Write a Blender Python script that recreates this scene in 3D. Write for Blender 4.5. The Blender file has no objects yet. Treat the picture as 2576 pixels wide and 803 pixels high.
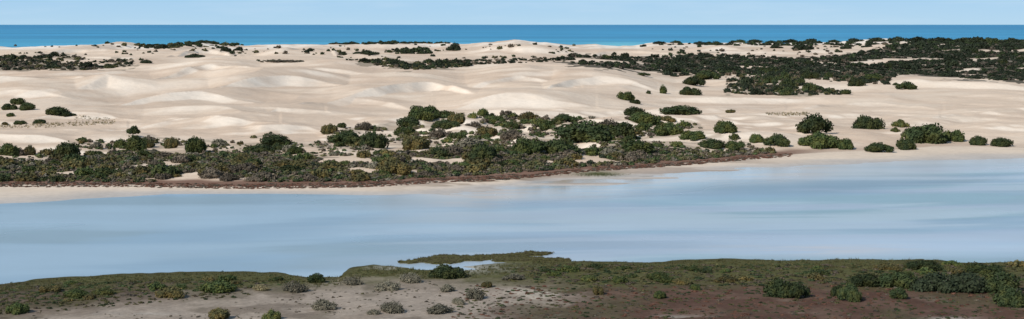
import bpy, math, random
import numpy as np
C = bpy.context.scene.collection
random.seed(7); RNG = np.random.default_rng(7)
F=3540.0; H=30.0; CX=1288.0; HY=62.0
# ---------------------------------------------------------------- noise
def _h(ix,iy,s):
    n=(ix.astype(np.int64)*374761393+iy.astype(np.int64)*668265263+s*1274126177)&0xFFFFFFFF
    n=((n^(n>>13))*1274126177)&0xFFFFFFFF
    n=n^(n>>16)
    return (n&0xFFFF)/65535.0
def vn(x,y,s=0):
    x=np.asarray(x,float); y=np.asarray(y,float)
    ix=np.floor(x); iy=np.floor(y); fx=x-ix; fy=y-iy
    fx=fx*fx*fx*(fx*(fx*6-15)+10); fy=fy*fy*fy*(fy*(fy*6-15)+10)
    a=_h(ix,iy,s); b=_h(ix+1,iy,s); c=_h(ix,iy+1,s); d=_h(ix+1,iy+1,s)
    return (a*(1-fx)+b*fx)*(1-fy)+(c*(1-fx)+d*fx)*fy
def fbm(x,y,o=4,s=0):
    t=0;a=.5;n=0
    for k in range(o):
        t=t+a*vn(x*2**k+17.3*k,y*2**k-9.1*k,s+k*31); n+=a; a*=.5
    return t/n
def sst(a,b,x):
    u=np.clip((x-a)/(b-a),0,1); return u*u*(3-2*u)
def inpoly(px,py,poly):
    r=np.zeros(np.shape(px),bool); n=len(poly)
    for i in range(n):
        x0,y0=poly[i]; x1,y1=poly[(i+1)%n]
        if y0==y1: continue
        c=((y0>py)!=(y1>py))&(px<(x1-x0)*(py-y0)/(y1-y0)+x0)
        r^=c
    return r
def pl(pts): a=np.array(pts,float); return a[:,0],a[:,1]
# ---------------------------------------------------------------- terrain
EDGE=pl([(-700,466),(0,468),(300,468),(600,473),(800,471),(950,468),(1100,458),(1250,452),(1350,443),(1450,432),(1700,415),(1900,398),(2050,388),(2250,380),(2350,372),(2450,372),(2576,375),(3300,372)])
WAT=pl([(-700,532),(0,518),(200,500),(420,489),(700,488),(980,490),(1150,483),(1280,468),(1350,456),(1500,452),(1700,438),(1850,426),(2050,416),(2300,406),(2576,399),(3300,392)])
NEAR=pl([(-700,735),(0,713),(200,698),(400,691),(560,685),(700,687),(770,698),(850,698),(880,681),(940,669),(1000,671),(1060,678),(1140,678),(1210,672),(1290,662),(1400,657),(1600,655),(1900,656),(2100,652),(2576,656),(3300,664)])
# large dune crests: points (px, py) at one distance, or (px, py, height); then front slope, back slope
RID=[
 ([(-500,118),(0,119),(150,116),(250,112),(300,104),(350,113),(420,116),(520,107),(600,113),(700,115),(850,110),(1000,110),(1100,107),(1180,112),(1240,107),(1295,100),(1360,106),(1450,111),(1560,116),(1650,108),(1800,110),(1950,106),(2100,105),(2200,100),(2400,101),(2576,102),(3100,106)],1450,.035,.06),
 ([(-500,174),(0,180),(150,180),(300,174),(430,158),(540,141),(600,147),(660,151),(760,149),(850,150),(920,160),(1000,178),(1080,195)],800,.055,.05),
 ([(1130,194),(1200,180),(1280,165),(1350,152),(1400,159),(1480,168),(1560,182),(1660,204)],720,.075,.07),
 ([(600,330,1.5),(625,317,3.2),(660,313,3.9),(720,314,3.6),(770,322,2.6),(830,342,1.4)],0,.28,.05),
 ([(-200,330,3),(0,333,3.2),(60,335,3.2),(110,337,3),(150,346,2.2),(210,364,1)],0,.22,.05),
 ([(260,276,3),(330,262,3.8),(450,242,5.2),(600,228,6),(680,232,5.2),(760,244,4)],0,.07,.04),
 ([(2230,222),(2290,208),(2350,196),(2420,201),(2500,213),(2576,212),(3100,220)],640,.08,.06),
 ([(1160,270,3),(1230,256,4.4),(1290,249,5),(1420,240,5.4),(1500,243,4.4),(1580,258,3)],0,.09,.05),
 ([(1560,140),(1700,128),(1800,118),(1900,126),(2000,140)],1250,.07,.08),
 ([(1150,136),(1250,122),(1360,118),(1450,128),(1540,142)],1200,.09,.08),
 ([(200,142),(330,128),(450,132),(600,140)],1150,.07,.08),
 ([(640,138),(720,124),(840,126),(900,138)],1180,.08,.08),
 ([(-200,140),(0,134),(90,127),(180,136)],1150,.08,.08),
 ([(1540,244),(1572,232),(1612,250)],560,.25,.2),
]
# long sweeping dunes riding on that surface: crest line, height of the crest, lee slope
REL=[
 ([(-260,226),(0,208),(140,199),(280,208),(520,232)],2.4,.13),([(160,236),(220,218),(265,211),(330,214),(440,234)],2.0,.17),
 ([(-220,262),(20,242),(120,240),(300,266)],1.6,.12),([(330,216),(470,188),(530,176),(600,188),(800,218)],3.0,.17),
 ([(420,258),(600,224),(700,210),(790,218),(1020,256)],3.3,.17),([(620,206),(760,186),(870,186),(1060,210)],2.2,.14),
 ([(180,280),(400,254),(520,248),(760,272)],1.8,.12),([(620,296),(820,266),(920,258),(1120,284)],1.9,.13),
 ([(720,274),(930,248),(1040,232),(1095,222),(1160,236),(1290,274)],3.5,.18),([(1060,280),(1240,256),(1340,252),(1540,276)],1.9,.13),
 ([(1310,242),(1440,214),(1515,202),(1570,210),(1680,238)],2.9,.17),([(1060,240),(1230,212),(1320,204),(1500,230)],2.0,.14),
 ([(-60,316),(140,296),(250,296),(440,316)],1.2,.12),([(260,326),(450,304),(560,300),(760,322)],1.3,.12),
 ([(520,294),(690,274),(860,294)],1.2,.13),([(840,216),(980,198),(1120,216)],1.8,.15),
 ([(1920,288),(2120,268),(2230,266),(2440,284)],1.2,.11),([(2230,264),(2400,246),(2500,242),(2700,260)],1.2,.11),
 ([(2320,302),(2480,288),(2680,296)],.9,.11),
 ([(40,138),(170,129),(260,128),(400,138)],2.4,.18),([(360,146),(480,132),(540,131),(680,144)],2.4,.18),([(610,138),(740,126),(800,126),(910,138)],2.6,.18),
 ([(1130,140),(1240,127),(1300,125),(1460,138)],3.4,.19),([(1410,146),(1530,134),(1600,134),(1720,146)],2.6,.18),([(1660,136),(1780,126),(1850,126),(1950,138)],2.4,.18),
 ([(270,119),(318,114),(390,120)],2.2,.2),([(880,124),(1000,118),(1110,124)],2.0,.18),([(1920,136),(2050,128),(2180,138)],2.0,.17),
]
RW=[]
def smooth_line(x,y,n=160):
    xs=np.linspace(x[0],x[-1],n); ys=np.interp(xs,x,y); k=np.hanning(25); k/=k.sum()
    p=np.pad(ys,12,mode='reflect',reflect_type='odd'); return np.convolve(p,k,'valid')
for q,(pts,d,sf,sb) in enumerate(RID):
    a=np.array(pts,float)
    if d: z=H-(a[:,1]-HY)*d/F; dd=np.full(len(a),float(d))
    else: z=a[:,2]; dd=F*(H-z)/(a[:,1]-HY)
    X=(a[:,0]-CX)*dd/F
    if d!=0 and len(a)>9: xs,zs,ds=X,z,dd
    else: xs=np.linspace(X[0],X[-1],160); zs=smooth_line(X,z); ds=smooth_line(X,dd)
    RW.append((xs,zs,ds,sf,sb,q))
def saw(p,w):
    fr=p-np.floor(p); return np.where(fr<w,fr/w,((1-fr)/(1-w))**1.3)
def far_h(X,Y):
    px=CX+F*X/Y
    de=F*H/(np.interp(px,*EDGE)-HY); dw=F*H/(np.interp(px,*WAT)-HY)
    s=Y-de
    base=0.45+1.0*sst(0,25,s)+2.6*sst(150,650,s)-9*sst(1480,1800,Y)
    # one broad swelling dune mass, left to centre
    mass=np.interp(px,[-600,0,300,560,900,1150,1400,1560,1700],[3.4,3.6,4.6,6.2,6.0,5.2,5.0,3.4,0])
    base=base+mass*sst(95,430,s+60*(fbm(X/120,Y/140,2,55)-.5))*(1-sst(790,1000,Y))
    fade=sst(60,170,s)*(1-sst(1300,1500,Y))
    w1=fbm(X/150,Y/150,3,5); w2=fbm(X/70+40,Y/70,3,6)
    p=(Y+0.45*X)/120+2.6*w1
    a1=3.0*np.clip(fbm(X/100,Y/110,2,9)*2.4-.85,0,1)**1.2
    p2=(Y-0.35*X)/60+1.8*w2
    a2=1.0*np.clip(fbm(X/60,Y/60,2,19)*2.6-.95,0,1)
    z=base+(saw(p,.2)*a1+saw(p2,.26)*a2)*fade
    rd=1-np.abs(2*fbm(X/130+w2*.6,Y/160,3,33)-1); z=z+(rd-.72)*7.0*fade*sst(120,260,s)
    z=z+1.1*(fbm(X/45,Y/45,3,2)-.5)*sst(10,80,s)
    hm=sst(5,40,s)*(1-sst(110,190,s))
    cen=np.exp(-((px-1350)/420)**2)
    z=z+hm*(1.0+2.0*cen)*np.clip(fbm(X/17,Y/17,3,21)*2.4-.9,-.2,1.2)
    z=np.maximum(z,.5*sst(0,10,s)-9*sst(1480,1800,Y))
    Yr=Y[:,0]; tc=X[0]/Y[0]
    for (RX,RZ,RD,sf,sb,q) in RW:
        if q==0: r0,r1,c0,c1=0,len(Yr),0,len(tc)
        else:
            r0=np.searchsorted(Yr,RD.min()*.97-60); r1=np.searchsorted(Yr,RD.max()*1.03+230)
            ya=Yr[r0]; yb=Yr[min(r1,len(Yr)-1)]
            xa=RX[0]-35; xb=RX[-1]+35
            c0=np.searchsorted(tc,min(xa/ya,xa/yb)); c1=np.searchsorted(tc,max(xb/ya,xb/yb))
        if r1<=r0 or c1<=c0: continue
        sl=(slice(r0,r1),slice(c0,c1)); x=X[sl]; y=Y[sl]; zz=z[sl]
        zc=np.interp(x,RX,RZ); out=np.maximum(np.maximum(RX[0]-x,x-RX[-1]),0)
        zc=zc-.22*out
        yc=np.interp(x,RX,RD)*(1+.016*(fbm(x/38,0*x+q,3,q)-.5))
        if q==0: zc=zc+4.6*(fbm(x/30,0*x,4,88)-.5)
        else: zc=zc+1.0*(fbm(x/24,0*x+q,3,89)-.5)
        v=y-yc
        r=zc+np.where(v<0,v*sf,-v*sb)
        k=.30 if sf>.2 else .6
        z[sl]=np.maximum(zz,r)+k*np.log1p(np.exp(-np.abs(zz-r)/k))*np.exp(-((zz-r)/3)**2)
    # long dunes with a lee face on top of the big forms
    P0=np.minimum.accumulate(HY+F*(H-z)/Y,0); z0=z.copy()
    for q,(pts,hh,sf) in enumerate(REL):
        a=np.array(pts,float); tt=(a[:,0]-CX)/F
        c0=np.searchsorted(tc,tt[0]); c1=np.searchsorted(tc,tt[-1])
        if c1-c0<4: continue
        ts=tc[c0:c1]; u=(ts-tt[0])/(tt[-1]-tt[0])*2-1
        ya=[]
        for tk,pk in zip(tt,a[:,1]):
            j=min(len(tc)-1,max(0,np.searchsorted(tc,tk))); i=min(len(Yr)-1,np.searchsorted(-P0[:,j],-pk)); ya.append(Yr[i])
        yc=np.interp(ts,tt,ya); k=np.hanning(41); k/=k.sum(); yc=np.convolve(np.pad(yc,20,mode='edge'),k,'valid')
        yc=yc*(1+.035*(fbm(u*1.6+q*3.7,u*0+q,3,120+q)-.5))
        h=hh*np.cos(u*math.pi/2)**1.3*(.7+.6*fbm(u*2+q,u*0+q*1.7,2,130))
        r0=np.searchsorted(Yr,yc.min()-45); r1=np.searchsorted(Yr,yc.max()+220)
        y=Y[r0:r1,c0:c1]; v=y-yc[None]
        bs=z0[r0:r1,c0:c1]
        add=np.where(v<0,np.maximum(h[None]+v*sf,0),h[None]*np.exp(-(v/(50+20*h[None]))**2))
        add=np.where(v<0,np.sqrt(add**2+.10)-.316,add-.15*(h[None]>.3)*np.exp(-(v/(50+20*h[None]))**2))
        z[r0:r1,c0:c1]=np.maximum(z[r0:r1,c0:c1],bs+np.maximum(add,0))
    z=z+(.30*(fbm(X/9,Y/14,3,77)-.5)+.6*(fbm(X/24+Y/60,Y/30,3,78)-.5)*fade)*sst(0,40,s)
    fl=np.exp(-((px-1500)/380)**2)
    nb=fbm(X/16,Y/5,3,4)-.5
    bz=np.where(s<0,np.clip((Y-dw)/np.maximum(de-dw,1)*.45,-.7,.45)+.16*nb*(1-sst(-6,0,s)),z)
    bz=np.where(Y<dw,np.maximum((Y-dw)*(.03-.021*fl),-.7)+(.10+.50*fl)*nb,bz)
    pyz=HY+F*H/Y
    bz=np.maximum(bz,-.3+.42*np.exp(-((px-1505)/52)**2-((pyz-440)/4.5)**2))
    z=np.where(s<0,bz,.45+(z-.45)*sst(-3,10,s))
    return np.where(Y>1700,z-(Y-1700)*.03,z)
def isl(X,Y):
    px=CX+F*X/Y; py=HY+F*H/Y
    yc=660-.056*(px-1003); th=(10-4*np.abs((px-1130)/230))*np.sqrt(np.clip(1-((px-1195)/195)**4,0,1))+11*(fbm(px/38,py/6,4,3)-.54)
    a=sst(-1.5,1.5,th-np.abs(py-yc))*(np.abs(px-1195)<196)
    yc2=655; th2=7*np.sqrt(np.clip(1-((px-1330)/110)**2,0,1))+9*(fbm(px/30,py/5,4,8)-.53)
    return np.maximum(a,sst(-1.5,1.5,th2-np.abs(py-yc2))*(np.abs(px-1330)<112))
def near_h(X,Y):
    px=CX+F*X/Y
    dn=F*H/(np.interp(px,*NEAR)-HY)
    sn=dn-Y+7*(fbm(X/9,Y/7,4,41)-.5)
    z=np.clip(sn*.06,-.6,.30)+.010*np.maximum(sn,0)+.22*(fbm(X/8,Y/8,4,12)-.5)*sst(0,8,sn)
    cen=np.exp(-((px-1080)/190)**2)*np.exp(-((HY+F*H/Y-675)/14)**2); z=z+cen*(.8*(fbm(X/5,Y/4,3,43)-.50)+.05)
    z=np.where(Y>200,-.6,z)
    return np.maximum(z,-.5+.66*isl(X,Y))
T=np.linspace(-.52,.52,1000)
YF=1/np.linspace(1/205,1/2000,680); YN=1/np.linspace(1/112,1/205,230)
def grid(Ys):
    Y=np.repeat(Ys[:,None],len(T),1); return T[None,:]*Y,Y
XF,YFg=grid(YF); ZF=far_h(XF,YFg); XN,YNg=grid(YN); ZN=near_h(XN,YNg)
def colpy(Z,Y): return HY+F*(H-np.maximum(Z,0))/Y
PF=np.minimum.accumulate(colpy(ZF,YFg),0); PN=colpy(ZN,YNg); PN=np.minimum.accumulate(PN,0)
def at(px,py):
    t=(px-CX)/F; j=int(round((t-T[0])/(T[1]-T[0]))); j=max(0,min(len(T)-1,j))
    col,Z,Ys=(PN,ZN,YN) if py>PN[-1,j] else (PF,ZF,YF)
    c=col[:,j]; i=int(np.searchsorted(-c,-py)); i=max(0,min(len(Ys)-1,i))
    if py<c[-1]+.01 or i>=len(Ys)-1: i=int(np.argmin(c))
    d=Ys[i]; return t*d,d,max(Z[i,j],-.05),d/F
# ---------------------------------------------------------------- material helpers
def mat(name,rough=.9,spec=.1):
    m=bpy.data.materials.new(name); m.use_nodes=True; b=m.node_tree.nodes['Principled BSDF']
    b.inputs['Roughness'].default_value=rough; b.inputs['Specular IOR Level'].default_value=spec
    return m,m.node_tree,b
def noise(nt,scale,det=4,vec='Object',rough=.6,stretch=None):
    tc=nt.nodes.new('ShaderNodeTexCoord'); n=nt.nodes.new('ShaderNodeTexNoise')
    n.inputs['Scale'].default_value=scale; n.inputs['Detail'].default_value=det; n.inputs['Roughness'].default_value=rough
    if stretch:
        mp=nt.nodes.new('ShaderNodeMapping'); mp.inputs['Scale'].default_value=stretch
        nt.links.new(tc.outputs[vec],mp.inputs[0]); nt.links.new(mp.outputs[0],n.inputs['Vector'])
    else: nt.links.new(tc.outputs[vec],n.inputs['Vector'])
    return n.outputs['Fac']
def rng(nt,v,a,b,c,d):
    r=nt.nodes.new('ShaderNodeMapRange'); nt.links.new(v,r.inputs[0])
    for k,x in zip((1,2,3,4),(a,b,c,d)): r.inputs[k].default_value=x
    return r.outputs[0]
def mul(nt,a,b):
    m=nt.nodes.new('ShaderNodeMath'); m.operation='MULTIPLY'; nt.links.new(a,m.inputs[0]); nt.links.new(b,m.inputs[1]); return m.outputs[0]
def scalecol(nt,col,fac):
    m=nt.nodes.new('ShaderNodeVectorMath'); m.operation='SCALE'; nt.links.new(col,m.inputs[0]); nt.links.new(fac,m.inputs['Scale']); return m.outputs[0]
def attr(nt,n='Col'):
    a=nt.nodes.new('ShaderNodeAttribute'); a.attribute_name=n; return a
def bump(nt,b,h,strength,dist):
    n=nt.nodes.new('ShaderNodeBump'); n.inputs['Strength'].default_value=strength; n.inputs['Distance'].default_value=dist
    nt.links.new(h,n.inputs['Height']); nt.links.new(n.outputs[0],b.inputs['Normal'])
def ground_mat(name,s1,s2,lo,hi,bd):
    m,nt,b=mat(name,.95,.05); a=attr(nt)
    f=mul(nt,rng(nt,noise(nt,s1,5),.3,.7,lo,hi),rng(nt,noise(nt,s2,4),.3,.7,lo,hi))
    nt.links.new(scalecol(nt,a.outputs['Color'],f),b.inputs['Base Color'])
    bump(nt,b,noise(nt,s1*1.7,6),.6,bd); return m
M_dune=ground_mat('dune_sand',.05,.6,.95,1.05,.9)
M_beach=ground_mat('beach_sand',.1,.8,.93,1.06,.06)
M_near=ground_mat('scrub_soil',.4,2.0,.82,1.16,.15)
def leaf_mat(name,col,var=.45,warm=1.6):
    m,nt,b=mat(name,.75,.15)
    oi=nt.nodes.new('ShaderNodeObjectInfo')
    f=mul(nt,rng(nt,noise(nt,3.5,5),.3,.72,1-var,1+var*1.1),rng(nt,oi.outputs['Random'],0,1,.68,1.35))
    rgb=nt.nodes.new('ShaderNodeMix'); rgb.data_type='RGBA'
    rgb.inputs[6].default_value=(*col,1); rgb.inputs[7].default_value=(col[0]*warm,col[1]*1.18,col[2]*(.9 if warm>1.4 else 1.15),1)
    nt.links.new(rng(nt,noise(nt,1.7,2),.4,.65,0,1),rgb.inputs[0])
    nt.links.new(scalecol(nt,rgb.outputs[2],f),b.inputs['Base Color']); return m
LM={'d':leaf_mat('dark_green_leaf',(.028,.042,.017),.36),'m':leaf_mat('green_leaf',(.043,.063,.022),.36),'l':leaf_mat('light_green_leaf',(.074,.094,.034),.36),'k':leaf_mat('blackish_green_leaf',(.021,.029,.015),.3,1.3),
    'o':leaf_mat('olive_leaf',(.074,.072,.031),.38),'g':leaf_mat('grey_green_leaf',(.12,.112,.082),.4,1.25),'b':leaf_mat('brown_twig_leaf',(.088,.073,.054),.4,1.25),'y':leaf_mat('straw_leaf',(.17,.145,.08),.45,1.2)}
PAL={'d':(.032,.045,.020),'m':(.048,.066,.027),'l':(.076,.092,.037),'o':(.080,.075,.034),'g':(.14,.126,.096),'b':(.094,.075,.053),'r':(.135,.066,.044),'s':(.088,.082,.034),'y':(.24,.19,.10),'p':(.086,.072,.056),'k':(.022,.029,.018)}
M_bark,_nt,_b=mat('grey_bark',.9,.05); _nt.links.new(scalecol(_nt,(lambda c:(setattr(c.outputs[0],'default_value',(.15,.135,.115,1)),c.outputs[0])[1])(_nt.nodes.new('ShaderNodeRGB')),rng(_nt,noise(_nt,9,4),.3,.7,.6,1.3)),_b.inputs['Base Color'])
M_stuff,_nt,_b=mat('heath_leaf',.8,.1); _a=attr(_nt); _nt.links.new(scalecol(_nt,_a.outputs['Color'],rng(_nt,noise(_nt,1.3,5),.3,.72,.65,1.4)),_b.inputs['Base Color'])
# ---------------------------------------------------------------- mesh helpers
def mesh_np(name,V,Q,cols=None,smooth=True):
    me=bpy.data.meshes.new(name); V=np.asarray(V,np.float32); Q=np.asarray(Q,np.int32); n=Q.shape[1]
    me.vertices.add(len(V)); me.vertices.foreach_set('co',V.ravel())
    me.loops.add(Q.size); me.loops.foreach_set('vertex_index',Q.ravel())
    me.polygons.add(len(Q)); me.polygons.foreach_set('loop_start',np.arange(0,Q.size,n,dtype=np.int32))
    me.polygons.foreach_set('use_smooth',np.full(len(Q),smooth))
    me.update(calc_edges=True)
    if cols is not None:
        a=me.attributes.new('Col','FLOAT_COLOR','POINT'); c=np.ones((len(V),4),np.float32); c[:,:3]=cols; a.data.foreach_set('color',c.ravel())
    return me
def link(name,me,m=None,parent=None):
    o=bpy.data.objects.new(name,me); C.objects.link(o)
    if m is not None and not me.materials: me.materials.append(m)
    if parent: o.parent=parent
    return o
def tag(o,label,cat,group=None,kind=None):
    o['label']=label; o['category']=cat
    if group: o['group']=group
    if kind: o['kind']=kind
def quads(nr,nc):
    i=np.arange(nr*nc).reshape(nr,nc); return np.stack([i[:-1,:-1],i[:-1,1:],i[1:,1:],i[1:,:-1]],-1).reshape(-1,4)
def submesh(name,V,Q,cols,sel,m):
    q=Q[sel]; u,inv=np.unique(q,return_inverse=True); return link(name,mesh_np(name,V[u],inv.reshape(-1,4),cols[u]),m)
def mixc(c,col,m): return c*(1-m[...,None])+np.array(col)*m[...,None]
# ---------------------------------------------------------------- vegetation patches
R_shore=[(-200,402),(0,400),(130,408),(220,388),(330,385),(520,390),(640,380),(780,398),(900,400),(1000,385),(1150,372),(1250,368),(1400,385),(1560,372),(1700,380),(1900,383),(1960,385),(1800,398),(1600,415),(1450,423),(1250,440),(1100,447),(950,457),(600,460),(0,457),(-200,456)]
R_up=[(-100,400),(0,380),(120,388),(190,352),(300,360),(400,346),(540,362),(650,346),(780,366),(860,350),(960,380),(1000,388),(900,402),(780,400),(640,384),(520,393),(330,389),(220,392),(130,412),(0,404)]
R_mid=[(1000,305),(1070,278),(1180,292),(1450,302),(1600,292),(1720,300),(1800,332),(1880,358),(1950,385),(1300,388),(1100,378),(850,378),(830,330)]
R_belt=[(1380,152),(1450,141),(1600,146),(1800,140),(2000,150),(2150,138),(2250,118),(2330,103),(2900,100),(2900,210),(2480,202),(2300,188),(2150,194),(1950,186),(1650,181),(1500,169)]
R_hump=[(1830,205),(1880,192),(1990,195),(2060,222),(2140,238),(2040,242),(1900,240),(1820,238)]
R_hump2=[(1650,182),(1780,180),(2250,190),(2240,215),(2080,205),(1900,190),(1800,200),(1690,195)]
R_left=[(-300,140),(0,146),(160,140),(230,152),(320,152),(340,166),(220,178),(0,178),(-300,176)]
R_cen=[(870,152),(960,150),(1030,160),(1180,156),(1180,168),(1040,178),(960,168)]
R_cen2=[(985,126),(1080,124),(1085,138),(1000,136)]
# ---------------------------------------------------------------- dunes / beach
pxF=CX+F*XF/YFg; pyF=HY+F*(H-ZF)/YFg
deF=F*H/(np.interp(pxF,*EDGE)-HY); sF=YFg-deF
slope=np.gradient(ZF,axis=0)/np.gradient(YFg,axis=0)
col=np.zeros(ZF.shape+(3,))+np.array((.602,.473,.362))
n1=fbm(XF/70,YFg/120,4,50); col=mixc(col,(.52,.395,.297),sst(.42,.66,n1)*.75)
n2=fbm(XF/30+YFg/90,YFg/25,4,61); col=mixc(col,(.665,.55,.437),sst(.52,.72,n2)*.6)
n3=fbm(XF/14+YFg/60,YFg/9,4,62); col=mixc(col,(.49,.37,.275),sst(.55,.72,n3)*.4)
col=mixc(col,(.535,.415,.32),sst(.01,-.07,slope)*.45*(sF>40))  # slopes falling away are tinted darker: shading put into the sand colour
col=mixc(col,(.725,.625,.52),sst(.05,.20,slope)*np.clip(.6+.9*(n3-.35),0,1)*(sF>30))  # lee faces: paler loose sand, with their sunlit contrast painted in as well
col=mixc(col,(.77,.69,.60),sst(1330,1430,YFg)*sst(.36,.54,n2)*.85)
jx=pxF+34*(fbm(XF/8,YFg/8,3,70)-.5)*2; jy=pyF+14*(fbm(XF/10,YFg/10,3,71)-.5)*2
for R,c,a,lo,sx,sy in ((R_shore,(.20,.158,.11),.84,.32,12,12),(R_belt,(.07,.063,.046),.95,.31,70,34),(R_hump,(.27,.225,.165),.7,.3,12,12),(R_left,(.17,.145,.105),.8,.36,16,16),(R_cen,(.20,.165,.12),.75,.34,16,16)):
    g=inpoly(jx,jy,R)*sst(lo,lo+.08,fbm(XF/sx,YFg/sy,3,72)); col=mixc(col,c,g*a)
g=sst(.5,.65,fbm(XF/10,YFg/10,3,73))*(inpoly(jx,jy,R_mid)|inpoly(jx,jy,R_up)); col=mixc(col,(.34,.27,.20),g*.7)
strip=sst(-2.5,-.5,sF)*(1-sst(5,10,sF+5*(fbm(XF/9,YFg/9,2,74)-.5)))*(1-sst(1950,2120,pxF)*.75)
wet=(sF<=0)
bc=np.zeros(ZF.shape+(3,))+np.array((.60,.49,.385)); bc=mixc(bc,(.40,.375,.355),(1-sst(.02,.30,ZF+.10*(n2-.5)))*.85)
tong=np.exp(-((pxF-1230)/170)**2)*sst(-16,-6,sF+6*(n3-.5)); bc=mixc(bc,(.17,.115,.075),tong*sst(.42,.56,fbm(XF/8,YFg/4,4,79))*.9)
bc=mixc(bc,(.32,.25,.20),sst(.44,.60,fbm(XF/24,YFg/4,4,75))*sst(900,1100,pxF)*(1-sst(1800,2050,pxF))*.7)
bc=mixc(bc,(.085,.095,.04),np.exp(-((pxF-1505)/56)**2-((HY+F*H/YFg-440)/5)**2))
col=np.where(wet[...,None],bc,col); col=mixc(col,(.150,.080,.056),strip*.92)
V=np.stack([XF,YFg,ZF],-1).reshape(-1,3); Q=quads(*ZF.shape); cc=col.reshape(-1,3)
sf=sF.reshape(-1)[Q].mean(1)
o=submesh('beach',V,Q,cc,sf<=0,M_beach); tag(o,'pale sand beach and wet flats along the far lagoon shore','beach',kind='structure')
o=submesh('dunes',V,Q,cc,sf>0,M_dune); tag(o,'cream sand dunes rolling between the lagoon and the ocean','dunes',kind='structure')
# ---------------------------------------------------------------- near ground
pxN=CX+F*XN/YNg; pyN=HY+F*(H-ZN)/YNg
R_pale=[(-60,900),(0,812),(120,786),(260,768),(450,750),(620,738),(760,722),(900,709),(1050,706),(1200,718),(1330,724),(1420,732),(1450,752),(1360,770),(1240,790),(1170,900)]
nj=fbm(XN/4,YNg/4,4,80)
jx=pxN+110*(fbm(XN/9,YNg/9,5,81)-.5)*2; jy=pyN+26*(fbm(XN/6,YNg/6,5,82)-.5)*2
cn=np.zeros(ZN.shape+(3,))+np.array((.092,.068,.048))  # dark soil, its albedo lowered further to paint in cloud shade
cn=mixc(cn,(.090,.051,.037),sst(1250,1700,jx)); cn=mixc(cn,(.13,.082,.060),sst(.46,.68,nj)*sst(1200,1500,jx)*.6)
cn=mixc(cn,(.078,.068,.037),sst(.48,.66,fbm(XN/8,YNg/8,4,85))*.65)
cn=mixc(cn,(.080,.077,.031),1-sst(700,734,jy))
soft=sum(inpoly(pxN+150*(fbm(XN/9+k*3.1,YNg/9,5,81)-.5)*2+dx,pyN+30*(fbm(XN/6,YNg/6+k*2.7,5,82)-.5)*2+dy,R_pale)*1.0 for k,(dx,dy) in enumerate(((0,0),(90,0),(-90,0),(0,12),(0,-12),(45,6),(-45,-6))))/7
cn=mixc(cn,(.295,.243,.197),soft*(1-.5*sst(.52,.70,fbm(XN/5,YNg/5,4,83))))
cn=mixc(cn,(.20,.155,.12),sst(.56,.70,fbm(XN/5,YNg/5,4,86))*sst(738,760,jy)*.4)
cn=mixc(cn,(.37,.32,.26),inpoly(pxN+110*(nj-.5)*2,pyN+16*(nj-.5)*2,[(1270,738),(1340,728),(1440,745),(1450,757),(1380,765),(1340,752)])*sst(.3,.6,fbm(XN/3,YNg/3,3,87))*.75)
cn=mixc(cn,(.42,.40,.37),sst(.44,.58,nj)*np.exp(-((pxN-1110)/150)**2)*np.exp(-((pyN-674)/12)**2)*.8*(1-isl(XN,YNg)))
cn=mixc(cn,(.05,.045,.02),(ZN<.16)*.5*(np.abs(pxN-1150)>190))
for bx,by,w,h in ((1700,800,80,6),(2390,803,60,6),(1440,798,60,5),(1980,790,50,3),(330,790,120,4)):
    cn=mixc(cn,(.30,.26,.22),sst(.5,.6,nj)*np.exp(-((pxN-bx)/w)**2-((pyN-by)/h)**2))
o=link('foreground_ground',mesh_np('foreground_ground',np.stack([XN,YNg,ZN],-1).reshape(-1,3),quads(*ZN.shape),cn.reshape(-1,3)),M_near)
tag(o,'dark reddish and pale bare scrub ground on the near shore','ground',kind='structure')
# ---------------------------------------------------------------- lagoon
Yw=1/np.linspace(1/135,1/345,260); Xw,Yg=grid(Yw); px=CX+F*Xw/Yg; py=HY+F*H/Yg
sl=Yg-.10*Xw+9*fbm(Xw/45,Yg/45,2,94)
st=fbm(Xw/60,sl/20,5,90); st2=fbm(Xw/34+9,sl/14,5,91)
wc=np.zeros(Xw.shape+(3,))+np.array((.205,.280,.338))
wc=mixc(wc,(.235,.328,.408),sst(.36,.64,st)); wc=mixc(wc,(.225,.282,.298),sst(.40,.66,st2)*.6)
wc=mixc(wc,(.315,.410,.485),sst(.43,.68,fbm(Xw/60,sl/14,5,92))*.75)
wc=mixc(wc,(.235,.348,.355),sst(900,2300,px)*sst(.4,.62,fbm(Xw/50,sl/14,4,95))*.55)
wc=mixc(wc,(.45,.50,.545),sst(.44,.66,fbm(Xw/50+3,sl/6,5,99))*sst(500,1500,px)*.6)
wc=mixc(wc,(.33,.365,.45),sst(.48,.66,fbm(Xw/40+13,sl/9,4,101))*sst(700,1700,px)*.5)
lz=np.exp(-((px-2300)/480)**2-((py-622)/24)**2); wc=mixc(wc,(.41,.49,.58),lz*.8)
wc=mixc(wc,(.54,.47,.43),sst(.46,.70,fbm(Xw/16,sl/2.6,4,93))*np.exp(-((px-2030)/230)**2-((py-628)/14)**2)*.7)
wc=mixc(wc,(.37,.45,.53),sst(.46,.66,fbm(Xw/30,sl/4,4,97))*np.exp(-((px-850)/330)**2-((py-545)/26)**2)*.45)
dw=F*H/(np.interp(px,*WAT)-HY); sh=sst(-48,4,Yg-dw+24*(st2-.5)); wc=mixc(wc,(.48,.46,.435),sh*.85*sst(800,1200,px))
wc=mixc(wc,(.54,.44,.36),sst(.38,.56,fbm(Xw/14,sl/2.4,4,98))*sst(-36,-4,Yg-dw)*sst(1000,1250,px)*(1-sst(1950,2200,px))*.85)
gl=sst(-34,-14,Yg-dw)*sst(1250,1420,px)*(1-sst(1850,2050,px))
m,nt,b=mat('lagoon_water',.22,.5); a=attr(nt)
nt.links.new(scalecol(nt,a.outputs['Color'],rng(nt,noise(nt,.10,6,stretch=(.4,1.0,1)),.3,.7,.95,1.05)),b.inputs['Base Color'])
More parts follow.
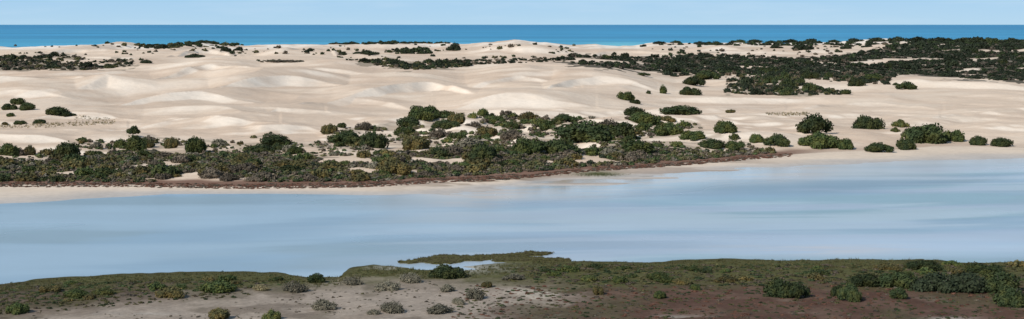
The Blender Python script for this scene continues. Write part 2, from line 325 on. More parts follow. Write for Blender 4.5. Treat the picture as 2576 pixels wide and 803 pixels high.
ga=attr(nt,'Gloss'); inv=rng(nt,ga.outputs['Fac'],0,1,1,.3)
nt.links.new(mul(nt,rng(nt,noise(nt,.02,3,stretch=(.5,1.1,1)),.35,.65,.26,.34),inv),b.inputs['Roughness'])
b.inputs['IOR'].default_value=1.33; b.inputs['Specular IOR Level'].default_value=.31
bump(nt,b,noise(nt,1.2,4,stretch=(.5,1.3,1)),.25,.05)
Zw=np.zeros_like(Xw)
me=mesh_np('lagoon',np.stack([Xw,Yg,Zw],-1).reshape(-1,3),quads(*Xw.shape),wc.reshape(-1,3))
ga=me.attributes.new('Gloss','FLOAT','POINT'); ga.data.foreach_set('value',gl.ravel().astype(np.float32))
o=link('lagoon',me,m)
tag(o,'shallow pale blue lagoon streaked by wind between scrub and dunes','lagoon',kind='structure')
# ---------------------------------------------------------------- ocean
Yo=np.concatenate([np.geomspace(1650,9000,120),np.geomspace(9200,260000,60)]); To=np.linspace(-.7,.7,140)
Yg=np.repeat(Yo[:,None],140,1); Xg=To[None,:]*Yg; px=CX+F*To[None,:]+0*Yg
oc=np.zeros(Xg.shape+(3,))+np.array((.034,.235,.415))
oc=mixc(oc,(.055,.295,.445),(1-sst(2200,3300,Yg))*.85)
oc=mixc(oc,(.029,.20,.38),sst(5000,14000,Yg)); oc=mixc(oc,(.05,.245,.415),sst(30000,90000,Yg)*.6)
oc=mixc(oc,(.12,.41,.50),np.exp(-((px-1560)/80)**2)*(1-sst(2100,2600,Yg)))
m,nt,b=mat('ocean_water',.5,.12); a=attr(nt)
f=mul(nt,rng(nt,noise(nt,.0012,6,stretch=(.35,1.4,1)),.3,.7,.78,1.24),rng(nt,noise(nt,.012,4,stretch=(.3,1,1)),.3,.7,.9,1.1))
nt.links.new(scalecol(nt,a.outputs['Color'],f),b.inputs['Base Color'])
o=link('ocean',mesh_np('ocean',np.stack([Xg,Yg,0*Xg],-1).reshape(-1,3),quads(*Xg.shape),oc.reshape(-1,3)),m)
tag(o,'deep blue ocean with turquoise shallows below the horizon','ocean',kind='structure')
# ---------------------------------------------------------------- shrubs
def ico(sub):
    import bmesh
    bm=bmesh.new(); bmesh.ops.create_icosphere(bm,subdivisions=sub,radius=1); v=np.array([x.co[:] for x in bm.verts]); f=np.array([[q.index for q in x.verts] for x in bm.faces]); bm.free(); return v,f
I2=ico(2); I1=ico(1)
def leaves(pos,nrm,size,g):
    n=len(pos); N=nrm/np.linalg.norm(nrm,axis=1,keepdims=True); r=g.normal(size=(n,3)); U=np.cross(N,r); U/=np.linalg.norm(U,axis=1,keepdims=True)+1e-9; W=np.cross(N,U)
    s=size[:,None]; a=pos-U*s-W*s*.3; b=pos+W*s*.65-U*s*.1; c=pos+U*s; d=pos-W*s*.6+U*s*.15
    return np.stack([a,b,c,d],1).reshape(-1,3)
def bush(seed,nl,nleaf,leaf,dome=.5,core=.8,loose=.12,sub=I2,r0=.5,lo=.2,hi=.42):
    g=np.random.default_rng(seed); L=[]
    for k in range(nl):
        r=math.sqrt(g.uniform(0,1))*.76 if k else 0; ph=g.uniform(0,6.28)+k*2.4
        rad=g.uniform(lo,hi) if k else r0
        L.append((r*math.cos(ph),r*math.sin(ph),max(.1,dome*(1-r*r)*g.uniform(.6,1.25)),rad))
    L=np.array(L); V=[];T3=[];off=0
    for x,y,z,r in L:
        v=sub[0]*r*core*(1+.22*(g.uniform(size=(len(sub[0]),1))-.5)); v=v*np.array((1,1,.9))+np.array((x,y,z)); V.append(v);T3.append(sub[1]+off);off+=len(v)
    V=np.concatenate(V);T3=np.concatenate(T3)
    k=g.choice(nl,nleaf*2,p=L[:,3]**2/np.sum(L[:,3]**2)); dr=g.normal(size=(nleaf*2,3)); dr/=np.linalg.norm(dr,axis=1,keepdims=True)
    P=L[k,:3]+dr*np.array((1,1,.9))*(L[k,3]*g.normal(.97,loose,nleaf*2))[:,None]
    ins=np.zeros(len(P),bool)
    for j in range(nl): ins|=(np.linalg.norm(P-L[j,:3],axis=1)<L[j,3]*.72)
    keep=(~ins)&(P[:,2]>-.02); P=P[keep][:nleaf]; dr=dr[keep][:nleaf]
    lv=leaves(P,dr+np.array((0,0,.25))+.8*g.normal(size=dr.shape),leaf*g.uniform(.5,1.5,len(P)),g)
    q=np.arange(len(lv)).reshape(-1,4)
    al=np.concatenate([V,lv]); al[:,2]=np.maximum(al[:,2],-.04)
    ex=np.percentile(np.abs(al[:,:2]),99.5); al[:,:2]/=ex; al[:,2]/=np.percentile(al[:,2],99.5)
    return al[:len(V)],T3,al[len(V):],q
def bush_mesh(name,*a,**k):
    V,T3,lv,q=bush(*a,**k); al=np.concatenate([V,lv]); q=q+len(V)
    tri=np.concatenate([T3,q[:,[0,1,2]],q[:,[0,2,3]]]); return mesh_np(name,al,tri,smooth=False)
def tube(pts,rad,n=5):
    V=[];Fc=[]
    for i,(p,r) in enumerate(zip(pts,rad)):
        for k in range(n): V.append((p[0]+r*math.cos(6.283*k/n),p[1]+r*math.sin(6.283*k/n),p[2]))
    for i in range(len(pts)-1):
        for k in range(n): Fc.append((i*n+k,i*n+(k+1)%n,(i+1)*n+(k+1)%n,(i+1)*n+k))
    return V,Fc
def branch_mesh(seed,n,reach=1.0):
    g=random.Random(seed); V=[];Fc=[]
    for k in range(n):
        ph=6.283*k/n+g.uniform(-.4,.4); r=g.uniform(.45,.95)*reach; z=g.uniform(.5,1.06)*(1.15-.35*r)
        pts=[(0.06*math.cos(ph),.06*math.sin(ph),-.1),(.35*r*math.cos(ph),.35*r*math.sin(ph),.35*z),(.75*r*math.cos(ph+.15),.75*r*math.sin(ph+.15),.75*z),(r*math.cos(ph+.1),r*math.sin(ph+.1),z)]
        v,f=tube(pts,(.035,.026,.016,.006)); o=len(V); V+=v; Fc+=[tuple(i+o for i in q) for q in f]
    return mesh_np('branches',V,Fc)
PROT={}
KIND=dict(d=(10,1900,.07),m=(11,1900,.07),l=(10,1600,.075),o=(12,1700,.07),g=(11,1500,.07),b=(12,1400,.068),y=(8,1500,.07),k=(11,1700,.07))
for c,(nl,nn,lf) in KIND.items():
    PROT[c]=[]
    for v in range(5):
        core=.62 if c in 'gby' else .80
        me=bush_mesh('foliage',ord(c)*10+v,nl+v,int(nn*1.25),lf*.85,dome=(.5,.40,.55,.34,.46)[v],core=core,loose=.20 if c in 'gby' else .13,r0=(.48,.38,.44,.4,.34)[v]); me.materials.append(LM[c]); PROT[c].append(me)
SMALL={}
for c in KIND:
    SMALL[c]=[]
    for v in range(5):
        me=bush_mesh('foliage',ord(c)*77+v,9+2*v,640,.095,dome=.34,core=.76,loose=.17,sub=I1,r0=.36,lo=.16,hi=.38); me.materials.append(LM[c]); SMALL[c].append(me)
BR=[branch_mesh(s,6,.9) for s in range(3)]; BRT=[branch_mesh(s+10,16,1.08) for s in range(3)]
for me in BR+BRT: me.materials.append(M_bark)
rr=random.Random(3)
def shrub(px,py,w,h,c,label,name='dune_shrub',group=None,parts=True,cat='shrub'):
    X,Y,z,mp=at(px,py); sx=w*mp/2; sz=h*mp*1.04
    sc=(sx*rr.uniform(.95,1.06),sx*rr.uniform(.75,1.0),sz)
    if parts:
        o=bpy.data.objects.new(name,None); C.objects.link(o)
        o.location=(X,Y+sc[1]*.35,z-.02*sz)
        f=link('foliage',rr.choice(PROT[c]),None,o); f.scale=sc; f.rotation_euler=(0,0,rr.uniform(-.5,.5)+rr.choice((0,math.pi)))
        b=link('branches',rr.choice(BRT if c in 'gb' else BR),None,o); b.scale=sc
    else:
        o=link(name,rr.choice(SMALL[c])); o.scale=sc; o.location=(X,Y+sc[1]*.3,z-.03*sz); o.rotation_euler=(0,0,rr.uniform(-.5,.5)+rr.choice((0,math.pi)))
    tag(o,label,cat,group); return o
G1='separate shrubs on the dune sand'
HAND=[
(2055,337,95,46,'d','largest round dark green shrub alone on the right-hand sand'),
(2185,325,80,31,'d','wide domed dark shrub right of the largest round shrub'),
(2266,321,46,17,'l','low light green shrub beyond the wide domed shrub on the right'),
(2253,333,26,11,'l','tiny pale green shrub just below the low light green shrub'),
(1827,335,60,29,'m','tidy round green shrub alone on sand left of the largest round shrub'),
(2335,362,125,46,'d','broad dark shrub mound near the right-hand beach'),
(2402,357,62,27,'m','green shrub joined to the right end of the broad dark mound'),
(2300,346,60,24,'d','dark shrub at the upper left of the broad dark mound'),
(2062,373,105,36,'m','long low green shrub under the largest round shrub'),
(2130,377,62,26,'m','green shrub at the right end of the long low green shrub'),
(2280,377,54,25,'d','round dark shrub at the sand edge below the broad dark mound'),
(2212,384,72,23,'d','flat dark shrub on the beach edge left of the round dark shrub'),
(2462,366,46,23,'d','small dome shrub right of the broad mound by the beach'),
(2522,369,62,21,'d','rightmost low dark shrub at the beach edge'),
(1957,369,66,29,'d','dark dome shrub left of the long low green shrub'),
(1905,360,42,21,'m','smaller green shrub up left of the dark dome shrub'),
(488,384,76,36,'m','neat domed green shrub on bare sand above the left heath'),
(340,380,62,37,'m','green shrub below the lone upright small tree on the left'),
(302,372,42,20,'m','low green shrub left of the shrub under the small tree'),
(375,372,36,17,'o','olive shrub right of the shrub under the small tree'),
(20,391,50,29,'m','leftmost rounded green shrub at the dune foot'),
(72,391,40,23,'o','second rounded olive shrub from the left edge at the dune foot'),
(165,397,78,36,'d','dark spreading shrub right of the white slip face at left'),
(692,369,84,27,'d','dark shrub on the sand knoll left of centre, upper one'),
(655,386,82,21,'d','spreading shrub on the lower left of the sand knoll'),
(740,387,46,19,'m','small green shrub on the lower right of the sand knoll'),
(432,374,38,26,'o','loose olive shrub left of the neat domed green shrub'),
(240,374,34,17,'g','pale grey shrub between the spreading shrub and small tree'),
(205,362,22,10,'o','tiny olive shrub above the dark spreading shrub at left'),
(42,264,52,15,'d','uppermost shrub of the left edge dune cluster'),
(66,278,52,19,'d','rounded shrub in the middle of the left edge dune cluster'),
(18,278,42,15,'d','shrub touching the left picture edge on the dune'),
(140,291,64,20,'d','right-hand shrub of the left edge dune cluster'),
(168,294,40,10,'d','flat shrub tailing right from the left edge dune cluster'),
(25,294,26,9,'m','little shrub under the left edge dune cluster'),
(98,311,34,10,'d','small oval shrub on sand below the left dune cluster'),
(48,314,32,9,'m','small flat shrub left of the small oval shrub'),
(10,316,24,8,'o','small shrub at the left edge by the dry grass'),
(1065,302,88,33,'m','tall-topped green shrub heading the central thicket at upper left'),
(1028,322,72,27,'d','dark shrub below the tall-topped shrub of the central thicket'),
(1120,324,74,19,'d','flat dark shrub right below the tall-topped shrub'),
(1150,314,52,26,'o','olive shrub right of the tall-topped shrub'),
(1215,293,36,18,'m','small peaked shrub on the crest of the central thicket'),
(1190,320,46,13,'b','brownish twiggy shrub under the small peaked shrub'),
(1242,313,62,19,'m','green shrub right below the small peaked shrub'),
(1330,305,54,22,'o','olive shrub on the top edge right of the small peaked shrub'),
(1380,327,68,23,'m','green shrub below the olive shrub on the thicket top edge'),
(1420,308,68,18,'d','flat dark shrub at the upper middle of the central thicket'),
(1287,325,42,15,'m','little green shrub in the gap of the central thicket'),
(1225,342,58,23,'o','olive shrub in the middle of the central thicket'),
(1020,342,62,21,'m','green shrub at the left flank of the central thicket'),
(1290,352,60,24,'b','brown twiggy shrub in the middle of the central thicket'),
(1472,359,155,52,'d','biggest dark shrub mound in the central thicket'),
(1565,347,95,36,'d','dark shrub adjoining the biggest mound on its right'),
(1530,330,70,28,'b','grey brown shrub on top of the biggest dark mound'),
(1622,314,76,30,'m','green shrub above the right side of the biggest dark mound'),
(1595,293,58,23,'d','dark round shrub at the top right of the central thicket'),
(1715,290,120,23,'d','long flat dark shrub on bare sand right of the thicket top'),
(1680,307,44,14,'o','small olive shrub beneath the long flat dark shrub'),
(1685,342,76,32,'m','green shrub at right of the central thicket'),
(1745,352,64,22,'m','low green shrub at the right tip of the central thicket'),
(1790,374,70,22,'d','dark shrub beneath the right tip of the central thicket'),
(1850,376,60,20,'m','green shrub between the thicket tip and the dark dome shrub'),
(870,364,94,32,'d','dark shrub heading the left arm of the central thicket'),
(937,372,76,37,'d','tall dark shrub on the left arm of the central thicket'),
(830,337,44,23,'o','olive shrub at the top left of the thicket left arm'),
(915,328,42,19,'b','brown shrub above the tall dark shrub on the left arm'),
(860,322,30,12,'d','small dark shrub beside the brown shrub on the left arm'),
(1042,377,84,37,'o','olive shrub at the foot of the central thicket left side'),
(1110,350,64,24,'b','brown twiggy shrub on the left flank of the thicket'),
(1400,390,130,37,'d','wide dark shrub below the biggest dark mound'),
(1325,390,95,42,'m','green shrub left of the wide dark shrub below the mound'),
(1215,405,80,40,'d','dark shrub at the shore side of the central thicket'),
(985,440,90,42,'o','bulky olive shrub standing above the shore strip left of centre'),
(1600,385,110,30,'m','green shrub along the lower edge right of the mound'),
(1575,252,52,20,'m','shrub capping the small sand knoll right of centre'),
(1600,262,34,10,'d','little shrub on the right foot of the small sand knoll'),
(1668,236,20,21,'m','narrow upright shrub alone right of the small sand knoll'),
(1631,237,15,9,'d','tiny dark shrub left of the narrow upright shrub'),
(1733,240,58,20,'d','dark shrub right of the narrow upright shrub'),
(1745,216,64,22,'d','dark shrub on the slope above the narrow upright shrub'),
(1778,202,72,22,'d','dark shrub beneath the long far heath belt'),
(1618,192,36,8,'d','low shrub at the left foot of the far heath belt'),
(1840,285,26,8,'o','tiny shrub on the flat sand right of the long flat shrub'),
(2282,226,54,19,'d','lone dark shrub on the hump at right below the far heath'),
(2255,216,20,7,'d','speck of a shrub left above the lone dark shrub'),
(2036,199,46,19,'d','round shrub above the dense hump thicket'),
(2155,217,46,20,'d','shrub right of the round shrub over the hump thicket'),
(2198,203,52,15,'m','green shrub high right over the hump thicket'),
(2085,196,26,14,'d','small shrub between the round shrub and right-hand far belt'),
(2130,238,30,12,'d','small shrub at the right tail of the hump thicket'),
(1145,128,46,19,'k','distinct dark round shrub alone on the distant dune, upper centre'),
(602,128,32,10,'k','small dark shrub on the far left dunes near the skyline'),
(568,131,26,12,'k','small shrub left of the dark shrub near the skyline'),
(582,138,18,7,'k','tiny shrub under the pair near the skyline'),
(367,160,34,9,'k','flat shrub at the right end of the far left heath patch'),
(488,146,50,10,'k','flat dark shrub on the distant dune left of centre'),
(720,157,86,5,'b','thin line of brown scrub on a distant crest'),
(780,131,26,8,'k','small shrub on a distant dune left of centre'),
(862,140,26,8,'k','small shrub left of the distant central scrub'),
(920,138,60,11,'k','flat scrub left of the distant dark round shrub'),
(1545,140,14,8,'k','tiny shrub on the pale distant dune right of centre'),
(1590,158,20,7,'k','speck of shrub on the top edge of the far heath belt'),
(2020,128,52,13,'k','shrub on the pale far dune at upper right'),
(1950,122,40,8,'k','flat shrub on the skyline dune at upper right'),
(2130,124,30,10,'k','small shrub right of the shrub on the far upper right dune'),
]
for a in HAND: shrub(*a,group=G1,parts=a[2]>=24)
# lone upright small tree
X,Y,z,mp=at(334,343); t=bpy.data.objects.new('small_tree',None); C.objects.link(t); t.location=(X,Y,z)
tag(t,'lone dark small tree standing upright on the sand at left','tree')
v,f=tube([(0,0,-.1),(.05,0,.5),(.1,0,1.2),(.2,0,2.0)],(.16,.13,.09,.05),7); v2,f2=tube([(.05,0,.5),(-.4,.1,1.1),(-.8,.1,1.6)],(.1,.07,.04),7)
tr=link('trunk',mesh_np('trunk',v+v2,f+[tuple(i+len(v) for i in q) for q in f2]),M_bark,t)
c=link('crown',bush_mesh('crown',991,9,1800,.09,dome=.75,loose=.16),LM['d'],t); c.scale=(17*mp,14*mp,20*mp); c.location=(0.15,0,5*mp)
c2=link('crown',bush_mesh('crown',992,6,900,.11,dome=.7,loose=.16),LM['d'],t); c2.scale=(9*mp,9*mp,16*mp); c2.location=(.7,0,10*mp)
# skyline shrubs
SK=[(270,109,16,5),(375,119,30,8),(405,121,40,9),(440,117,30,7),(480,112,34,7),(505,108,40,6),(535,111,34,6),(560,122,24,6),(845,108,18,4),(885,110,40,6),(930,110,34,6),(975,110,40,5),(1020,109,26,4),(1110,108,16,4),(1620,116,22,5),(1660,110,36,5),(1700,107,30,5),(1760,110,30,6),(1800,112,40,8),(1860,106,40,6),(1900,104,40,7),(1940,106,34,6),(1990,106,46,8),(2040,106,40,8),(2100,106,36,6),(2150,105,50,8),(2210,103,50,9),(2260,104,56,11),(2310,104,60,12),(2370,105,60,11),(2430,105,60,11),(2490,106,60,11),(2550,107,60,11)]
for k,(x,y,w,h) in enumerate(SK):
    shrub(x,y+2,w,h+1,rr.choice('kkdk'),'dark shrub on the skyline dune crest against the ocean, '+('left half' if x<1288 else 'right half'),'skyline_shrub','shrubs along the skyline crest, '+('left' if x<1288 else 'right'),parts=False)
# ---------------------------------------------------------------- foreground shrubs
NEARB=[
(795,714,50,24,'d','compact dark green shrub at the lagoon edge left of the marsh island'),
(815,780,76,22,'g','grey twiggy shrub on pale ground, left one of the lower row'),
(990,788,74,24,'g','grey twiggy shrub on pale ground at the bottom middle'),
(1105,790,74,20,'g','flat grey shrub right of the bottom middle grey shrub'),
(1125,736,42,18,'g','grey dome shrub on pale ground below the marsh island'),
(1195,754,46,28,'g','tallest grey shrub on the right of the pale ground'),
(1150,768,42,16,'g','small grey shrub beneath the tallest grey shrub'),
(885,718,56,18,'g','grey shrub right of the compact dark lagoon edge shrub'),
(975,732,64,22,'g','grey brown shrub at the top of the pale ground'),
(740,736,66,24,'g','grey spreading shrub left of the compact dark shrub'),
(655,732,40,15,'y','straw coloured tuft shrub left of the grey spreading shrub'),
(545,736,96,24,'m','wide green shrub on the left part of the near shore'),
(428,750,76,26,'o','olive dome shrub left of the wide green shrub'),
(550,806,56,26,'o','olive shrub cut by the bottom edge, left one'),
(682,806,50,24,'l','yellow green shrub cut by the bottom edge'),
(40,790,56,25,'m','green shrub at the lower left corner'),
(1035,711,68,22,'g','grey shrub at the water inlet under the marsh island'),
(1122,701,92,27,'d','dark green shrub clump at the water inlet under the marsh island'),
(1290,706,60,15,'g','grey low shrub right of the dark inlet clump'),
(1225,724,36,14,'o','small olive shrub on the edge of the pale ground'),
(940,792,34,12,'g','little grey shrub left of the bottom middle grey shrub'),
(1660,752,40,18,'m','small green shrub alone on the reddish ground'),
(1503,742,30,21,'o','small upright olive shrub on the reddish ground'),
(1960,748,80,44,'d','dark dense shrub, left of the pair on reddish ground'),
(2010,752,60,38,'d','dark dense shrub, right of the pair on reddish ground'),
(2140,760,60,42,'d','dark round shrub between the pair and the right thicket'),
(2110,745,44,26,'d','smaller dark shrub behind the round one before the thicket'),
(2263,754,50,27,'d','dark shrub in front of the right thicket'),
(2180,722,90,30,'d','left end shrub of the dark right-hand thicket'),
(2270,725,110,38,'d','second shrub from the left of the dark thicket'),
(2360,735,120,44,'k','middle shrub of the dark right-hand thicket'),
(2440,735,120,44,'k','second shrub from the right of the dark thicket'),
(2520,737,110,52,'d','tall shrub near the right edge of the dark thicket'),
(2545,772,90,46,'d','shrub filling the lower right picture edge'),
(2330,680,90,22,'d','dark shrub behind the thicket at the lagoon edge'),
(2240,682,70,16,'o','olive shrub behind the thicket at the lagoon edge'),
(2480,688,110,20,'m','green shrub behind the thicket near the right edge'),
(1655,706,64,18,'m','green shrub in the middle of the right marsh'),
(1560,712,50,15,'m','green shrub left of the middle marsh shrub'),
(1480,708,60,14,'l','light green shrub at the left of the right marsh'),
(1720,716,64,14,'o','olive shrub right of the middle marsh shrub'),
(1830,712,70,15,'o','olive shrub in the right marsh above the dark pair'),
(1750,730,30,13,'m','small green shrub at the lower edge of the right marsh'),
(190,750,70,18,'m','green shrub on the left near shore'),
(120,735,60,15,'o','olive shrub near the left edge of the near shore'),
(260,742,60,16,'l','light green shrub right of the left near shore shrub'),
]
for a in NEARB: shrub(*a,name='salt_bush' if a[4] in 'gy' else 'shore_shrub',group='shrubs on the near shore')
# ---------------------------------------------------------------- individual heath shrubs (alike) by region
def sample(R,n,thr=None,seed=0,sc=12):
    a=np.array(R,float); lo=a.min(0); hi=a.max(0); out=[]; g=np.random.default_rng(seed)
    sx,sy=sc if isinstance(sc,tuple) else (sc,sc)
    while len(out)<n:
        P=g.uniform(lo,hi,(n*3,2)); P=P[inpoly(P[:,0],P[:,1],R)]
        if thr is not None and len(P):
            W=np.array([at(p[0],p[1])[:2] for p in P]); P=P[fbm(W[:,0]/sx,W[:,1]/sy,3,72)>=thr]
        out+= [(p[0],p[1]) for p in P]
    return out[:n]
R_m=[(1300,672),(1420,666),(1700,668),(2100,666),(2576,670),(2576,720),(2100,718),(1800,722),(1450,716),(1250,710)]
R_ml=[(-100,735),(0,725),(250,710),(600,700),(760,708),(700,720),(500,735),(300,750),(0,775),(-100,785)]
def words(c): return {'d':'dark green','m':'green','l':'light green','o':'olive','g':'grey','b':'brown','k':'blackish green'}[c]
def heath(R,n,w0,w1,hr,cs,name,place,seed,thr=None,sc=12):
    for px,py in sample(R,n,thr,seed,sc):
        c=rr.choice(cs); w=rr.uniform(w0,w1)
        shrub(px,py,w,w*hr*rr.uniform(.8,1.25),c,words(c)+' shrub '+place,name,words(c)+' shrubs '+place,parts=False)
heath(R_shore,115,28,76,.30,'dmmoobogb','heath_shrub','in the dense heath on the far lagoon shore',1)
heath(R_up,26,16,46,.40,'dmmoblg','heath_shrub','scattered on the dune foot above the left heath',21)
heath(R_mid,42,24,46,.42,'dmoblm','heath_shrub','filling the central thicket on the dune hummocks',2,.5)
heath(R_belt,50,24,46,.32,'kkkkd','heath_shrub','in the long distant heath belt at right',3,.38,(70,34))
heath(R_hump,16,26,46,.42,'dkd','heath_shrub','in the hump thicket below the distant belt',4)
heath(R_left,14,26,46,.32,'kkd','heath_shrub','in the far left heath patch',5,.4,16)
heath(R_cen,10,24,40,.34,'kk','heath_shrub','in the distant scrub at upper centre',6)
heath(R_m,20,34,66,.22,'oommd','shore_shrub','in the near marsh at right',8)
heath(R_ml,12,34,60,.22,'oommg','shore_shrub','in the near marsh at left',9)
# ---------------------------------------------------------------- uncountable cover
def clump(seed,nl=4,nleaf=46):
    V,T3,lv,q=bush(seed,nl,nleaf,.26,dome=.45,core=.8,loose=.15,sub=I1,r0=.5,lo=.24,hi=.44); q=q+len(V); return np.concatenate([V,lv]),np.concatenate([T3,q[:,[0,1,2]],q[:,[0,2,3]]])
CL=[clump(500+k) for k in range(5)]
def tuft(seed):
    g=np.random.default_rng(seed); V=[];T=[]
    for k in range(9):
        ph=g.uniform(0,6.28); x,y=g.uniform(-.6,.6,2); l=g.uniform(.6,1.1); a=.12
        i=len(V); V+=[(x-a*math.cos(ph),y-a*math.sin(ph),-.05),(x+a*math.cos(ph),y+a*math.sin(ph),-.05),(x+.35*g.normal(),y+.35*g.normal(),l)]; T.append((i,i+1,i+2))
    return np.array(V),np.array(T)
TU=[tuft(k) for k in range(5)]
def cover(name,label,cat,items,protos,dry=False,tint=1.0):
    VV=[];TT=[];CC=[];off=0
    for px,py,w,h,c in items:
        X,Y,z,mp=at(px,py); V,T3=rr.choice(protos)
        if dry and z<.03: continue
        a=rr.uniform(0,6.28); ca,sa=math.cos(a),math.sin(a); s=w*mp/2
        P=np.stack([(V[:,0]*ca-V[:,1]*sa)*s+X,(V[:,0]*sa+V[:,1]*ca)*s+Y,V[:,2]*h*mp+z-.03],1)
        VV.append(P);TT.append(T3+off);off+=len(P)
        k=rr.uniform(.8,1.22)*tint; cc=np.array(PAL[c])*k; CC.append(np.repeat(cc[None],len(P),0)*RNG.uniform(.82,1.18,(len(P),1)))
    o=link(name,mesh_np(name,np.concatenate(VV),np.concatenate(TT),np.concatenate(CC),smooth=False),M_stuff); tag(o,label,cat,kind='stuff')
def its(R,n,w0,w1,hr,cs,seed,thr=None,sc=12):
    r=random.Random(seed); out=[]
    for px,py in sample(R,n,thr,seed+50,sc):
        w=w0+(w1-w0)*r.random()**1.6; out.append((px,py,w,w*hr*r.uniform(.7,1.3),r.choice(cs)))
    return out
cover('heath_cover','dense mixed heath between shrubs on the far lagoon shore','heath',its(R_shore,7200,7,26,.36,'dmmooobbgkppoo',1,.35)+its(R_up,420,6,22,.4,'dmoobglp',34,.48),CL,tint=1.18)
cover('thicket_cover','low scrub between shrubs of the central dune thicket','scrub',its(R_mid,1100,6,26,.40,'dmobbglmop',2,.47),CL,tint=1.1)
cover('distant_heath','dark heath belt covering the distant dunes at right','heath',its(R_belt,6200,7,22,.34,'kkkkkkdp',3,.335,(70,34))+its(R_hump,460,8,22,.45,'dkobk',4,.32)+its(R_hump2,400,7,24,.4,'dkkb',5,.44)+its([(1640,120),(2250,112),(2250,180),(1640,180)],130,6,20,.4,'kdb',31),CL)
cover('distant_scrub','dark scrub patches on the distant dunes at left and centre','scrub',its(R_left,950,7,22,.35,'kkkobp',6,.33,16)+its(R_cen,420,7,20,.4,'kkdob',7,.30,16)+its(R_cen2,130,8,20,.4,'kd',8,.25)+its([(1180,152),(1390,148),(1400,156),(1180,164)],120,7,18,.36,'kkb',35,.42)+its([(1600,114),(2576,104),(2576,125),(2250,122),(2000,117)],520,7,22,.34,'kdk',9,.40)+its([(640,152),(760,154),(760,158),(660,158)],60,6,14,.3,'bdk',21)+its([(830,106),(1130,106),(1130,111),(830,111)],130,8,18,.3,'dk',22)+its([(340,114),(560,104),(610,116),(420,124),(340,124)],170,8,20,.32,'dko',23,.40)+its([(0,116),(1500,112),(1500,128),(1300,150),(850,148),(400,140),(0,140)],190,5,18,.42,'kdob',32,.54,(60,30))+its([(0,150),(360,150),(340,172),(0,178)],80,5,16,.4,'kdo',33),CL)
r=random.Random(11); ed=[]
for k in range(2600):
    px=r.uniform(-150,1990); e=float(np.interp(px,*EDGE)); ed.append((px,e-r.uniform(-3,9 if px<1300 else 5),r.uniform(5,18),r.uniform(1.2,2.6),r.choice('rrrbp')))
cover('samphire_strip','red brown samphire strip edging the far lagoon shore','samphire',ed,CL)
cover('marsh_cover','olive sedge and low scrub covering the near lagoon shore','marsh',its(R_m,2300,7,28,.16,'ossmdbob',12)+its(R_ml,950,7,26,.16,'ossmpm',13),CL,tint=.92)
ii=[]; r=random.Random(31)
while len(ii)<1700:
    px=r.uniform(985,1450); py=r.uniform(626,676)
    X0,Y0,z0,mp0=at(px,py)
    if float(isl(np.array(X0),np.array(Y0)))>.5: ii.append((px,py,r.uniform(6,12),r.uniform(2.0,4.0),r.choice('ossb')))
for k in range(260):
    px=r.gauss(1505,32); py=r.gauss(440,2.2); ii.append((px,py,r.uniform(5,10),r.uniform(1.2,2.4),r.choice('oms')))
R_rim=[(x,float(np.interp(x,*NEAR))) for x in range(-100,2700,60)]; R_rim=R_rim+[(x,y+26) for x,y in R_rim[::-1]]
cover('marsh_grass','olive marsh grass on the island and lagoon rim','grass',ii+its(R_rim,5600,6,13,.5,'ossosm',15),TU,dry=True,tint=.95)
R_fg=[(-50,745),(500,740),(900,705),(1300,715),(2600,725),(2600,840),(-50,840)]
cover('ground_tufts','small dry tufts dotted over the near bare ground','tufts',its(R_fg,1300,3,11,.32,'bpgggbo',16,.48,7)+its([(1180,720),(2600,722),(2600,840),(1120,840)],2800,6,20,.20,'rrbpomod',17)+its([(0,752),(300,742),(640,732),(640,745),(200,780),(-50,800)],240,6,18,.30,'oobd',24),CL,tint=.86)
cover('dune_grass','dry straw grass patches on the dune sand','grass',its([(0,318),(160,310),(290,306),(285,314),(120,322),(0,324)],240,4,9,.8,'yyo',18)+its([(1920,284),(2040,284),(2030,293),(1930,291)],120,4,9,.7,'yos',19)+its([(180,290),(300,300),(280,306),(190,304)],90,3,7,.8,'yyg',20),TU)
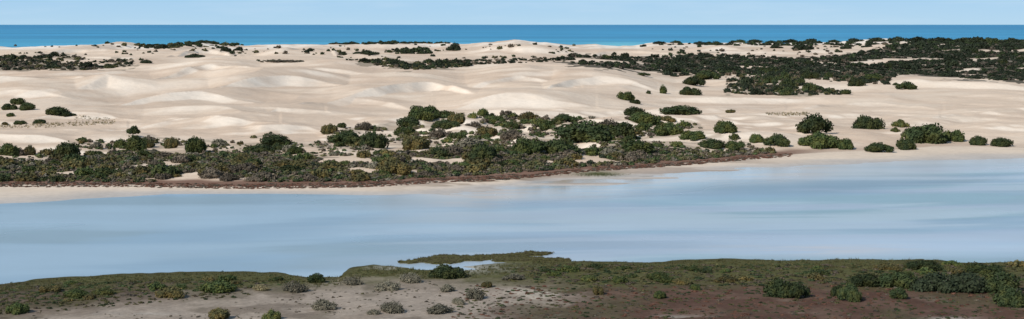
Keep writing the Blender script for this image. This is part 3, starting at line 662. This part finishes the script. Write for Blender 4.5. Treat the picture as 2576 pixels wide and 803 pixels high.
# ---------------------------------------------------------------- light, sky, camera
EL=math.radians(36); AZ=math.radians(222)
S=bpy.data.lights.new('sun','SUN'); S.energy=4.7; S.angle=math.radians(.5); S.color=(1,.95,.87)
so=bpy.data.objects.new('sun',S); C.objects.link(so)
from mathutils import Vector
sd=Vector((math.sin(AZ)*math.cos(EL),math.cos(AZ)*math.cos(EL),math.sin(EL))); so.rotation_euler=sd.to_track_quat('Z','Y').to_euler()
w=bpy.data.worlds.new('World'); bpy.context.scene.world=w; w.use_nodes=True; nt=w.node_tree; bg=nt.nodes['Background']
sk=nt.nodes.new('ShaderNodeTexSky'); sk.sky_type='NISHITA'; sk.sun_disc=False; sk.sun_elevation=EL; sk.sun_rotation=AZ; sk.ozone_density=1.5; sk.air_density=1.0; sk.dust_density=.2
# marine haze: a clear pale blue low in the sky
tc=nt.nodes.new('ShaderNodeTexCoord'); sp=nt.nodes.new('ShaderNodeSeparateXYZ'); nt.links.new(tc.outputs['Generated'],sp.inputs[0])
def cmix(fac,a,b):
    mx=nt.nodes.new('ShaderNodeMix'); mx.data_type='RGBA'; nt.links.new(fac,mx.inputs[0])
    for s_,v_ in ((6,a),(7,b)):
        if isinstance(v_,tuple): mx.inputs[s_].default_value=(*v_,1)
        else: nt.links.new(v_,mx.inputs[s_])
    return mx.outputs[2]
K=1/.09
low=cmix(rng(nt,sp.outputs['Z'],0,.02,0,1),(.44*K,.68*K,.89*K),(.36*K,.62*K,.89*K))
base=cmix(rng(nt,sp.outputs['Z'],.03,.5,.92,.15),sk.outputs[0],low)
n=noise(nt,9,6,'Generated',.55,(1,1,9)); cf=rng(nt,n,.46,.72,0,.4)
nt.links.new(cmix(cf,base,(.58*K,.75*K,.90*K)),bg.inputs[0]); bg.inputs[1].default_value=.09
cam=bpy.data.cameras.new('camera'); co=bpy.data.objects.new('camera',cam); C.objects.link(co); co.location=(0,0,H); co.rotation_euler=(math.pi/2,0,0)
cam.sensor_width=36; cam.lens=36*F/2576; cam.shift_y=-(401.5-HY)/2576; cam.clip_start=1; cam.clip_end=400000
bpy.context.scene.camera=co
sc=bpy.context.scene; sc.view_settings.view_transform='Standard'; sc.view_settings.look='None'; sc.view_settings.exposure=0
